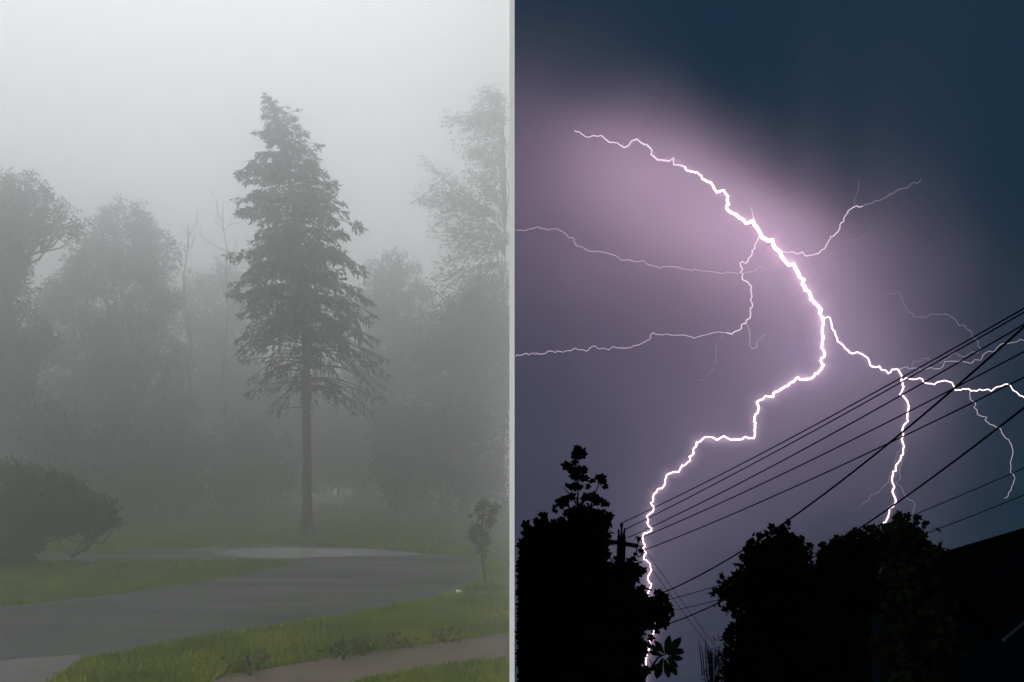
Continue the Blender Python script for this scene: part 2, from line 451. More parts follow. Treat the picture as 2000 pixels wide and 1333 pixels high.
# --- the spruce
def spruce():
    Y = 36.0; sc = Y / F
    yy = [180, 230, 300, 400, 500, 600, 700, 1050]
    xc = [517, 541, 556, 574, 586, 594, 598, 600]
    axis = lambda py: np.interp(py, yy, xc)
    ly = [183, 200, 220, 240, 262, 285, 300, 322, 345, 365, 385, 405, 430, 450, 470, 490, 520, 550, 600, 650, 700, 750, 790, 815]
    lx = [516, 513, 509, 512, 495, 500, 492, 482, 492, 458, 470, 476, 482, 464, 455, 472, 464, 462, 462, 470, 474, 476, 490, 530]
    ry = [183, 200, 212, 235, 262, 278, 300, 325, 345, 352, 375, 395, 420, 438, 465, 485, 520, 560, 600, 650, 700, 740, 775, 810]
    rx = [519, 542, 574, 580, 600, 628, 626, 628, 640, 660, 664, 668, 694, 699, 690, 712, 708, 722, 730, 745, 762, 778, 785, 770]
    base = P(600, HOR, Y); base[2] = 0
    t = thing('spruce_tree', base, 'tall lone spruce with bare lower trunk beyond the wet driveway', 'tree')
    tr = MB()
    tp = [np.array([*P(axis(py), py, Y)]) for py in [205, 260, 320, 400, 500, 600, 700, 800, 900, 1000]][::-1]
    tp = [P(600, 1052, Y) + np.array([0, 0, -.2]), P(600, 1043, Y), P(600, 1025, Y)] + tp
    rr = [.46, .36, .27] + [.20, .175, .17, .165, .16, .145, .12, .09, .06, .03]
    tr.tube(tp, rr, 10)
    for k in range(7):   # root flare
        a = k * .9 + .3
        tr.tube([P(600, 1037, Y) + np.array([.14 * math.cos(a), .14 * math.sin(a), 0]),
                 P(600, 1046, Y) + np.array([.3 * math.cos(a), .3 * math.sin(a), 0]),
                 np.array([base[0] + .62 * math.cos(a), Y + .62 * math.sin(a), -.05])], [.09, .08, .03], 5)
    tr.build('trunk', M['bark'], t, base, True)
    br = MB(); npos, nmat, nsz = [], [], []
    py = 192.0
    while py < 800:
        sparse = np.clip((py - 620) / 150, 0, 1)
        nb = 6 if py < 700 else 5
        off = RNG.random() * 6.28
        for k in range(nb):
            pyk = py + RNG.normal(0, 5 if py > 240 else 2)
            a = off + 2 * math.pi * k / nb + RNG.normal(0, .3)
            ca, sa = math.cos(a), math.sin(a)
            c0 = axis(pyk)
            ext_l = c0 - np.interp(pyk, ly, lx); ext_r = np.interp(pyk, ry, rx) - c0
            mean = (ext_l + ext_r) / 2
            wl = (ext_l if ca < 0 else ext_r) * ca * ca + mean * sa * sa
            L = max(.10, wl * sc - .08) * RNG.choice([RNG.uniform(.4, .8), RNG.uniform(.82, 1.0), RNG.uniform(.98, 1.13)], p=[.3, .38, .32])
            if pyk > 600: L = max(L, wl * sc * RNG.uniform(.72, 1.0))
            droop = np.interp(pyk, [180, 260, 420, 600, 720, 800], [-.35, .0, .10, .26, .34, .30]) * L * RNG.uniform(.4, 1.6) + RNG.normal(0, .05) * L
            start_py = pyk - droop / sc * .8
            p0 = P(axis(max(start_py, 190)), max(start_py, 190), Y)
            n = 8; pts = []
            side = RNG.normal(0, .12) * L
            arch = RNG.uniform(.02, .12) * L
            for i in range(n + 1):
                u = i / n
                z = -droop * (u ** 1.8) + arch * math.sin(u * math.pi * .9) * (1 if py > 500 else .3)
                pts.append(p0 + np.array([L * u * ca - sa * side * u * u, (L * u * sa + ca * side * u * u), z]))
            r0 = .012 + .011 * L
            br.tube(pts, [r0 * (1 - .8 * i / n) for i in range(n + 1)], 4)
            dens = RNG.uniform(.6, 1.3)
            pads = [.95] + list(RNG.uniform(.2, .9, 1 + int(L)))
            ntw = int((4 + L * 9.5) * dens * (1 - .5 * sparse))
            for j in range(ntw):
                u = float(np.clip(pads[j % len(pads)] + RNG.normal(0, .085), .06, 1))
                i = min(int(u * n), n - 1); f = u * n - i
                q = pts[i] * (1 - f) + pts[i + 1] * f
                dirv = pts[i + 1] - pts[i]; dirv /= np.linalg.norm(dirv) + 1e-9
                sgn = 1 if j % 2 else -1
                perp = np.array([-sa, ca, 0]) * sgn
                tl = (.14 + .62 * math.sin(math.pi * min(1, u * .85 + .1)) * min(1, L / 2.2)) * RNG.uniform(.4, 1.15)
                tl = min(tl, L * .5 + .06)
                td = dirv * .65 + perp * RNG.uniform(.2, .9) + np.array([0, 0, -.38 - .6 * sparse]) + RNG.normal(size=3) * .25
                td /= np.linalg.norm(td)
                nq = max(2, int(tl * (15 - 6 * sparse)))
                br.tube([q, q + td * tl], [.008, .003], 3, False)
                small = np.interp(pyk, [190, 260, 340], [.55, .8, 1])
                for s_ in range(nq):
                    npos.append(q + td * tl * (s_ + RNG.random()) / nq)
                    nd = td + RNG.normal(size=3) * .42 + np.array([0, 0, -.2])
                    nmat.append(nd); nsz.append(RNG.uniform(.13, .27) * small * (1 - .22 * sparse))
            for s_ in range(5):
                npos.append(pts[-1] - dirv * .06 * s_); nmat.append(dirv + RNG.normal(size=3) * .35 + np.array([0, 0, .12])); nsz.append(RNG.uniform(.12, .2) * small)
        py += np.interp(py, [190, 260, 400, 600, 800], [6, 8, 11, 12, 15])
    # leader, bent by the wind
    for py in np.linspace(182, 230, 40):
        npos.append(P(axis(py), py, Y)); nmat.append(np.array([RNG.normal(0, .8), RNG.normal(0, .8), .5])); nsz.append(RNG.uniform(.10, .18))
    br.build('branches', M['bark'], t, base)['kind'] = 'stuff'
    d = np.array(nmat); d /= np.linalg.norm(d, axis=1, keepdims=True)
    r = RNG.normal(size=d.shape); b = np.cross(d, r); b /= np.linalg.norm(b, axis=1, keepdims=True)
    Mx = np.stack([d, b, np.cross(d, b)], axis=2)
    V, Fc = scatter(NEED_V, LEAF_F, np.array(npos), np.array(nsz), Mx)
    link('crown', fast_mesh('crown', V - base, Fc), M['needle'], t)
spruce()

# --- trees in the mist behind
broadleaf('broadleaf_tree', 'large dark round-crowned tree at the left edge of the foggy garden', 44, 10,
          [(15, 385, 34), (45, 352, 11), (5, 350, 12), (70, 372, 14), (95, 380, 10), (118, 402, 9), (92, 405, 16), (112, 430, 12), (150, 432, 10), (168, 440, 6), (-50, 400, 60), (50, 410, 26), (-20, 470, 70), (45, 462, 34), (85, 448, 16), (140, 452, 12), (20, 550, 54), (-70, 560, 90),
           (20, 650, 66), (-60, 690, 90), (50, 740, 66), (0, 820, 80), (70, 850, 62)], .2, 11, M['leafC'], .22, spread=.2)
broadleaf('broadleaf_tree', 'misty tree with twin rounded top left of the lone spruce', 60, 235,
          [(205, 420, 14), (222, 408, 12), (215, 445, 22), (262, 412, 14), (282, 420, 11), (268, 440, 22), (305, 450, 12), (296, 475, 26), (330, 478, 9), (235, 490, 40), (182, 470, 20), (160, 492, 14), (150, 515, 16), (290, 530, 42), (195, 545, 55), (325, 500, 18),
           (120, 545, 24), (112, 610, 30), (105, 690, 44), (135, 590, 44), (265, 600, 66), (170, 650, 66), (325, 590, 26), (240, 700, 80), (140, 760, 70), (310, 700, 50), (250, 820, 80), (340, 800, 50)],
          .26, 11, M['leafB'], .36, spread=.26)
broadleaf('broadleaf_tree', 'faint low rounded tree between twin-topped tree and spruce', 80, 420,
          [(400, 570, 36), (440, 550, 40), (380, 640, 50), (450, 640, 60), (420, 740, 70), (480, 760, 70), (370, 820, 60)], .38, 7, M['leafB'], .3, spread=.5)
broadleaf('broadleaf_tree', 'round-topped misty tree just right of the spruce crown', 74, 770,
          [(765, 508, 14), (745, 515, 12), (785, 512, 12), (730, 540, 18), (765, 535, 24), (805, 535, 16), (822, 560, 12), (760, 580, 46), (815, 590, 36), (720, 600, 40), (770, 660, 70), (840, 680, 60), (720, 720, 60), (790, 780, 80)],
          .28, 10, M['leafB'], .36, spread=.28)
broadleaf('broadleaf_tree', 'broad misty tree mass behind the thin roadside sapling', 62, 905,
          [(890, 620, 44), (940, 600, 48), (975, 640, 44), (870, 700, 60), (940, 700, 70), (900, 790, 70), (970, 780, 50), (850, 820, 50)], .3, 9, M['leafB'], .34,
          spread=.38, xmax=-.1)

# the wood that closes the view, too deep in the mist to tell its trees apart
def far_wood():
    pts = []
    for k in range(90):
        x = RNG.uniform(-75, -2); Yk = RNG.uniform(92, 104); h = RNG.uniform(9, 14) + 3 * math.sin(x * .21)
        n = 420
        d = RNG.normal(size=(n, 3)); d /= np.linalg.norm(d, axis=1, keepdims=True)
        p = d * (RNG.random(n) ** .4)[:, None] * np.array([3.4, 2.5, h / 2]) + np.array([x, Yk, h / 2])
        pts.append(p)
    pts = np.concatenate(pts); pts = pts[(pts[:, 0] < -.6) & (pts[:, 2] > .1)]
    V, Fc = scatter(LEAF_V, LEAF_F, pts, RNG.uniform(.6, 1.2, len(pts)), rotmats(len(pts)))
    tag(link('far_wood', fast_mesh('far_wood', V, Fc), M['leafB']), kind='stuff')
far_wood()

# bare trees
def bare_tree(label, Y, base_px, top, r, n, group):
    base = P(base_px, HOR, Y); base[2] = 0
    t = thing('bare_tree', base, label, 'tree', group)
    mb = MB()
    tp = P(top[0], top[1], Y)
    ax = limb(mb, base - np.array([0, 0, .2]), tp, r, .03, .012, 12, 6)
    mb.build('trunk', M['twig'], t, base, True)
    tb = MB()
    for i in range(n):
        k = RNG.integers(6, 12); s = ax[k]
        e = s + np.array([RNG.normal(0, 1.0), RNG.normal(0, 1.0), RNG.uniform(1.0, 3.2)])
        pts = limb(tb, s, e, .05, .015, .07, 5, 4)
        for _ in range(3):
            q = pts[RNG.integers(2, 5)]
            limb(tb, q, q + np.array([RNG.normal(0, .5), RNG.normal(0, .5), RNG.uniform(.4, 1.3)]), .022, .008, .07, 3, 3)
    tb.build('twigs', M['twig'], t, base)['kind'] = 'stuff'
bare_tree('bare forked tree standing above the mist, farther left of spruce', 62, 362, (368, 440), .16, 9, 'bare trees')
bare_tree('tall bare tree rising close beside the spruce on its left', 68, 448, (436, 395), .17, 12, 'bare trees')

# windblown tree against the divider
def windblown():
    Y = 61.0; base = np.array([-.62, Y, 0.0])
    t = thing('windblown_tree', base, 'tall windblown tree with streaming leafy shoots beside the white divider', 'tree')
    tr = MB()
    ax = limb(tr, base - np.array([0, 0, .3]), P(986, 400, Y), .12, .03, .004, 12, 8)
    npos, nd, ns = [], [], []
    shoots = [((985, 205), (915, 187)), ((985, 200), (945, 178)), ((990, 195), (965, 172)), ((980, 225), (866, 228)), ((975, 235), (870, 240)), ((985, 250), (895, 252)), ((985, 262), (890, 275)),
              ((985, 275), (905, 300)), ((985, 290), (915, 310)), ((985, 320), (935, 318)), ((980, 255), (925, 230)), ((988, 235), (930, 215)),
              ((965, 425), (826, 312)), ((950, 420), (818, 392)), ((955, 410), (830, 368)), ((955, 425), (824, 385)), ((945, 430), (850, 350)), ((985, 400), (905, 345)), ((985, 400), (930, 335)), ((970, 420), (880, 362)),
              ((975, 440), (850, 425)), ((975, 450), (848, 440)), ((960, 455), (860, 470)), ((975, 470), (850, 455)), ((985, 480), (880, 490)), ((970, 490), (862, 505)), ((975, 510), (845, 545)),
              ((975, 520), (860, 535)), ((985, 540), (870, 560)), ((990, 350), (945, 350)), ((988, 300), (950, 335)), ((990, 380), (940, 365)), ((990, 430), (960, 380)), ((985, 550), (900, 590)), ((985, 590), (880, 620)), ((985, 620), (890, 665)),
              ((985, 640), (900, 700)), ((990, 660), (920, 720))]
    for (a, b) in shoots:
        for rep in range(2):
            pa = P(a[0] + RNG.normal(0, 4), a[1] + RNG.normal(0, 4), Y + RNG.normal(0, 1.2))
            pb = P(b[0] + (RNG.normal(0, 12) if rep else 0), b[1] + (RNG.normal(0, 14) if rep else 0), Y + RNG.normal(0, 1.6))
            if rep: pb = pa + (pb - pa) * RNG.uniform(.5, .95)
            pa[0] = min(pa[0], -.45 - .3 * RNG.random()); L = np.linalg.norm(pb - pa)
            k = int(np.argmin([np.linalg.norm(q - pa) for q in ax]))
            if rep == 0: limb(tr, ax[max(k - 1, 0)], pa, .05, .03, .03, 3, 5)
            pts = limb(tr, pa, pb, .045, .012, .03, 6, 4)
            d0 = (pb - pa) / L
            for j in range(int(L * 24)):
                u = RNG.random() ** .8; i = min(int(u * 6), 5); f = u * 6 - i
                q = pts[i] * (1 - f) + pts[i + 1] * f
                npos.append(q + RNG.normal(size=3) * np.array([.25, .3, .24]))
                nd.append(d0 * .5 + RNG.normal(size=3) * .5 + np.array([-.5, 0, -.45])); ns.append(RNG.uniform(.2, .42))
    # denser heart
    heart = blob_points([(986, 228, 10), (988, 285, 8), (978, 430, 12), (985, 470, 22), (955, 490, 18), (985, 560, 40), (960, 600, 40), (985, 660, 45), (940, 560, 26), (920, 650, 40)], Y, 9, shell=.1)
    heart = clumped(heart, 4, .25)
    for q in heart:
        npos.append(q); nd.append(RNG.normal(size=3) + np.array([-.6, 0, -.4])); ns.append(RNG.uniform(.2, .38))
    npos, nd, ns = np.array(npos), np.array(nd), np.array(ns)
    keep = npos[:, 0] < -.16
    npos, nd, ns = npos[keep], nd[keep], ns[keep]
    for i, v in enumerate(tr.v): v[0] = min(v[0], -.12 - .03 * math.sin(i))
    tr.build('trunk', M['twig'], t, base, True)
    d = nd / np.linalg.norm(nd, axis=1, keepdims=True)
    r = RNG.normal(size=d.shape); b = np.cross(d, r); b /= np.linalg.norm(b, axis=1, keepdims=True)
    V, Fc = scatter([(0, 0, 0), (.4, .17, .05), (1, 0, -.1), (.4, -.17, .05)], LEAF_F, npos, ns, np.stack([d, b, np.cross(d, b)], axis=2))
    V[:, 0] = np.minimum(V[:, 0], -.05 - .1 * RNG.random(len(V)))
    link('crown', fast_mesh('crown', V - base, Fc), M['leafA'], t)
windblown()

# understorey shrubs, one by one
shrubs = [
    (48, 120, [(100, 830, 50), (60, 880, 60), (140, 890, 60), (100, 950, 60), (160, 950, 40)], 'dark shrub behind the drooping bush at the left'),
    (52, 230, [(230, 850, 50), (200, 900, 55), (270, 910, 60), (230, 960, 50), (290, 960, 40)], 'wide dim shrub right of the drooping bush, low in the mist'),
    (56, 350, [(340, 870, 44), (380, 890, 50), (320, 930, 50), (370, 950, 55), (420, 950, 40)], 'low misty shrub midway between drooping bush and spruce'),
    (60, 480, [(470, 850, 44), (510, 870, 50), (450, 910, 50), (520, 920, 55), (480, 960, 45)], 'misty thicket shrub just left of the spruce trunk'),
    (78, 660, [(650, 840, 50), (700, 860, 50), (630, 900, 50), (690, 920, 55), (740, 930, 40)], 'misty shrub just right of the spruce trunk'),
    (56, 790, [(770, 840, 50), (820, 850, 50), (760, 900, 50), (830, 910, 60), (790, 955, 45)], 'dim shrub midway between spruce trunk and sapling'),
    (50, 915, [(890, 830, 50), (940, 850, 50), (880, 890, 55), (945, 910, 55), (900, 950, 45), (965, 950, 35)], 'dark shrub in mist directly behind the sapling'),
]
for Y, bx, bl, lab in shrubs:
    broadleaf('shrub', lab, Y, bx, bl, .22, 9, M['leafC'] if Y < 57 else M['leafB'], .08, 'shrub', 4, .3, 'shrubs in the mist', xmax=-.1)

# drooping bush at left
broadleaf('drooping_bush', 'dark drooping bush with leafy curtain at the left edge near driveway', 24.0, 30,
          [(60, 922, 9), (105, 928, 8), (142, 945, 8), (182, 982, 8), (216, 1012, 7), (-10, 916, 12), (28, 918, 10), (75, 1034, 9), (120, 1030, 9), (160, 1026, 8), (188, 1026, 7), (100, 1040, 6), (228, 1024, 4), (30, 945, 30), (-40, 950, 46), (80, 940, 26), (120, 955, 28), (160, 980, 30), (190, 1002, 24), (100, 995, 32), (50, 1000, 40), (-10, 1010, 46), (140, 1012, 22), (205, 1018, 12),
           (30, 1050, 26), (-20, 1055, 36), (10, 1085, 24), (60, 1060, 14), (-40, 1090, 24), (45, 1090, 16)], .09, 34, M['leafC'], .07, 'bush', 6, .08, shell=.3)

# sapling
def sapling():
    Y = 20.62; base = P(948, 1140, Y); base[2] = 0
    t = thing('sapling', base, 'thin young tree with sparse leaves on the grass by driveway end', 'tree')
    tr = MB()
    tr.tube([P(949, 1141, Y) + np.array([0, 0, -.05]), P(947, 1120, Y), P(943, 1095, Y), P(941, 1075, Y), P(940, 1050, Y), P(943, 1015, Y), P(945, 985, Y)], [.034, .026, .024, .022, .017, .012, .006], 7)
    br = [((942, 1085), (928, 1050), (920, 1028)), ((941, 1075), (950, 1050), (962, 1020)), ((940, 1055), (932, 1035), (935, 1000)), ((942, 1040), (955, 1020), (968, 995)), ((943, 1020), (935, 1000), (918, 1007)),
          ((941, 1070), (950, 1068), (952, 1040)), ((944, 1010), (950, 990), (955, 980)), ((942, 1080), (930, 1065), (924, 1045)), ((944, 1090), (948, 1075), (949, 1060))]
    for bb in br:
        tr.tube([P(x, y, Y + RNG.normal(0, .05)) for x, y in bb], [.011, .007, .003], 4)
    tr.build('trunk', M['darkstem'], t, base, True)
    pts = blob_points([(945, 985, 13), (968, 992, 12), (960, 1003, 9), (933, 995, 8), (930, 1030, 13), (922, 1042, 10), (955, 1022, 13), (945, 1045, 12), (938, 1062, 8), (950, 1060, 7), (918, 1007, 4), (951, 1075, 4), (940, 1010, 8), (928, 1052, 9), (936, 1075, 7), (950, 1048, 9), (946, 1085, 5), (962, 1015, 8)], Y, 40, shell=.1)
    pts = clumped(pts, 6, .025); pts = pts[pts[:, 0] < -.12]
    V, Fc = scatter(LEAF_V, LEAF_F, pts, RNG.uniform(.035, .07, len(pts)), rotmats(len(pts), (-.2, 0, -.3), .8))
    link('crown', fast_mesh('crown', V - base, Fc), M['leafY'], t)
sapling()

# bench faint behind the spruce
def bench():
    Y = 66.0; base = P(640, HOR, Y); base[2] = 0
    t = thing('garden_bench', base, 'pale low bench barely visible in mist right of spruce trunk', 'bench')
    def part(name, c, d):
        mb = MB(); mb.box(c, d); return mb.build(name, M['bench'], t)
    for k in range(3): part('slat', (0, -.18 + k * .16, .47), (2.1, .14, .05))
    for x in (-.85, .85): part('leg', (x, 0, .22), (.1, .4, .44))
    for k in range(2): part('backrest_slat', (0, .28 + .03 * k, .68 + .18 * k), (2.1, .04, .14))
    for x in (-.85, .85): part('backrest_post', (x, .33, .46), (.07, .07, .92))
bench()

def rock(name, px, py, wpx, hpx, m, label, z0=0.0):
    g = G(px, py); Y = g[1]; a = wpx / F * Y / 2; h = hpx / F * Y
    bpy_v, Fc = [], []
    nu, nv = 10, 6
    for j in range(nv + 1):
        ph = math.pi * j / nv
        for i in range(nu):
            th = 2 * math.pi * i / nu
            k = 1 + .18 * math.sin(3 * th + px) * math.sin(ph) + RNG.normal(0, .05)
            bpy_v.append((a * k * math.sin(ph) * math.cos(th), a * .7 * k * math.sin(ph) * math.sin(th), h * (.35 + .62 * k * math.cos(ph))))
    for j in range(nv):
        for i in range(nu):
            i2 = (i + 1) % nu
            Fc.append((j * nu + i, (j + 1) * nu + i, (j + 1) * nu + i2, j * nu + i2))
    o = link(name, pymesh(name, bpy_v, Fc, True), m); o.location = (g[0], g[1], z0)
    tag(o, label, 'stone')
rock('stone', 884, 1160, 16, 9, M['stone'], 'grey stone at the driveway edge left of the sapling')
rock('white_stone', 896, 1159, 16, 7, M['pale'], 'small white stone at the driveway edge near the sapling')
rock('stone', 172, 1103, 34, 12, M['stone'], 'dark low rock on grass island right of the drooping bush')
rock('pebble', 348, 1255, 9, 5, M['pale'], 'tiny pale pebble on near driveway edge at lower left', .006)

def weed(px, py, label, n=40, s=.16):
    g = G(px, py); t = thing('weed', g, label, 'plant', 'weeds along the footpath edge')
    st = MB()
    for k in range(7):
        a = RNG.uniform(0, 6.28)
        st.tube([(0, 0, -.02), (.08 * math.cos(a), .08 * math.sin(a), .12), (.16 * math.cos(a), .16 * math.sin(a), .17)], [.004, .003, .002], 4)
    st.build('stem', M['leafC'], t)
    p = RNG.normal(size=(n, 3)) * np.array([.14, .10, .05]) + np.array([0, 0, .12]); p[:, 2] = np.maximum(p[:, 2], .03)
    V, Fc = scatter(LEAF_V, LEAF_F, p, RNG.uniform(.06, .13, n), rotmats(n, (0, 0, .4), .8))
    link('leaves', fast_mesh('leaves', V, Fc), M['leafC'], t)
weed(712, 1281, 'dark leafy weed on the footpath edge, biggest of the row', 70)
weed(780, 1268, 'leafy weed on the footpath edge, right of the biggest weed')
weed(655, 1287, 'leafy weed on the footpath edge, left of the biggest weed')
weed(480, 1316, 'leafy weed at the left end of the footpath edge')
weed(868, 1257, 'leafy weed on the footpath edge below the white stone')

# grass blades
def inside(poly, x, y):
    poly = np.asarray(poly)[:, :2]; c = np.zeros(len(x), bool); j = len(poly) - 1
    for i in range(len(poly)):
        xi, yi = poly[i]; xj, yj = poly[j]
        cond = ((yi > y) != (yj > y)) & (x < (xj - xi) * (y - yi) / (yj - yi + 1e-12) + xi)
        c ^= cond; j = i
    return c
def grass(name, n, y0, y1, h, wd, m):
    Y = y0 * (y1 / y0) ** RNG.random(n); x = -RNG.random(n) * (Y * .62) - .03
    dens = .5 + .5 * np.sin(x * 1.7 + np.sin(Y * 1.3)) * np.sin(Y * 2.1 + x)
    keep = ~inside(road_w, x, Y) & ~inside(path_w, x, Y) & ~inside(apron, x, Y) & (RNG.random(n) < .55 + .45 * dens)
    x, Y, dens = x[keep], Y[keep], dens[keep]; k = len(x)
    a = RNG.uniform(0, 6.28, k); hh = h * RNG.uniform(.5, 1.3, k) * (.7 + .6 * dens); ww = wd * RNG.uniform(.7, 1.3, k)
    lean = hh[:, None] * RNG.normal(0, .45, (k, 2))
    b = np.stack([x, Y, np.zeros(k)], 1); s = np.stack([np.cos(a) * ww, np.sin(a) * ww, np.zeros(k)], 1)
    tip = b + np.stack([lean[:, 0], lean[:, 1], hh], 1); tip[:, 0] = np.minimum(tip[:, 0], XW - .003)
    l, r = b - s, b + s
    l[:, 0] = np.minimum(l[:, 0], XW - .002); r[:, 0] = np.minimum(r[:, 0], XW - .002)
    V = np.stack([l, r, tip], 1).reshape(-1, 3)
    Fc = np.arange(3 * k).reshape(-1, 3)
    tag(link(name, fast_mesh(name, V, Fc), m), kind='stuff')
grass('grass', 190000, 10.2, 23, .085, .011, M['blade'])
grass('lawn_grass', 70000, 22, 60, .11, .03, M['blade_far'])

# ================================================================== NIGHT STORM (right)
# --- lightning
mats_b = dict(main=emit('lightning_main', (1, .72, .86), 5), mid=emit('lightning_mid', (1, .80, .92), .95), strong=emit('lightning_strong', (1, .76, .88), 2.6),
              thin=emit('lightning_thin', (.92, .76, .92), .55), faint=emit('lightning_faint', (.72, .62, .80), .34))
def bloom_mat(k):  # volume emission that imitates bloom round the bolt
    m = bpy.data.materials.new('bloom_halo'); m.use_nodes = True; n = m.node_tree; n.nodes.clear()
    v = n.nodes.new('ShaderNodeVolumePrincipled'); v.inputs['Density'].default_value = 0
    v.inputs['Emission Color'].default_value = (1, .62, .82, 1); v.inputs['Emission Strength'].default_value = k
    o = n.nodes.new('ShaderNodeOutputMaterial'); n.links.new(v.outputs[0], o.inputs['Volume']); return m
def fract(pts, amp, it=2):
    for _ in range(it):
        q = [pts[0]]
        for a, b in zip(pts[:-1], pts[1:]):
            L = math.hypot(b[0] - a[0], b[1] - a[1])
            m = ((a[0] + b[0]) / 2 + RNG.normal(0, amp * L), (a[1] + b[1]) / 2 + RNG.normal(0, amp * L))
            if L > 7: q.append(m)
            q.append(b)
        pts = q
    return pts
BOLT = thing('lightning_bolt', S(1600, 1000, BOLT_R), 'forked white pink lightning bolt branching across the night storm sky', 'lightning')
B0 = np.array(BOLT.location)
def channel(name, px, r0, r1, mk, rad=BOLT_R, drift=0.0, rmid=None, sides=5, parent=None):
    pts = fract([tuple(p) for p in px], .15, 2)
    n = len(pts); mb = MB()
    W = [S(x, y, rad + drift * i / n) for i, (x, y) in enumerate(pts)]
    pxm = rad / F
    rr = [(np.interp(i / (n - 1), [0, .5, 1], [r0, rmid if rmid else (r0 + r1) / 2, r1])) * pxm * (.85 + .3 * RNG.random()) for i in range(n)]
    mb.tube(W, rr, sides)
    return mb.build(name, mats_b[mk], parent or BOLT, B0)
upper = [(1122, 255), (1143, 267), (1168, 267), (1200, 279), (1218, 289), (1247, 275), (1268, 288), (1285, 313), (1315, 309), (1338, 326)]
trunkc = [(1338, 326), (1363, 338), (1372, 350), (1387, 356), (1400, 376), (1422, 384), (1424, 400), (1419, 406), (1435, 418), (1448, 427), (1470, 432), (1480, 448), (1487, 462), (1500, 471),
          (1509, 469), (1512, 482), (1525, 495), (1527, 502), (1550, 515), (1560, 540), (1572, 560), (1580, 570), (1583, 585), (1598, 598), (1601, 612)]
leftc = [(1601, 612), (1606, 640), (1608, 660), (1606, 670), (1610, 690), (1603, 705), (1609, 714), (1600, 725), (1585, 739), (1558, 737), (1545, 747), (1530, 758), (1518, 765), (1510, 776), (1490, 780),
         (1478, 787), (1482, 798), (1474, 815), (1475, 835), (1473, 856), (1440, 859), (1400, 860), (1372, 858), (1360, 864), (1356, 875), (1355, 886), (1348, 900), (1332, 909), (1326, 922), (1302, 928),
         (1299, 945), (1293, 954), (1277, 966), (1275, 980), (1277, 990), (1264, 1008), (1264, 1022), (1272, 1031), (1258, 1042), (1255, 1052), (1260, 1065), (1262, 1080), (1258, 1093), (1270, 1107),
         (1265, 1130), (1267, 1155), (1280, 1175), (1286, 1188), (1277, 1220), (1278, 1235), (1270, 1260), (1262, 1300), (1258, 1345)]
rightc = [(1601, 612), (1612, 622), (1625, 640), (1635, 660), (1643, 672), (1650, 680), (1665, 691), (1682, 691), (1700, 714), (1718, 716), (1722, 723), (1735, 730), (1742, 722), (1754, 722), (1760, 740),
          (1765, 755), (1769, 780), (1772, 810), (1772, 818), (1765, 832), (1763, 845), (1761, 858), (1766, 872), (1764, 888), (1755, 903), (1750, 920), (1742, 935), (1745, 955), (1749, 975), (1749, 983),
          (1740, 992), (1736, 1005), (1730, 1020), (1727, 1030), (1731, 1060), (1728, 1100)]
channel('channel', upper, .6, 1.7, 'mid', rmid=1.2)
channel('channel', trunkc, 1.3, 2.6, 'main', rmid=2.9)
channel('channel', leftc, 2.1, .95, 'main', rmid=1.15)
channel('channel', rightc, 1.25, 1.25, 'strong', rmid=1.35)
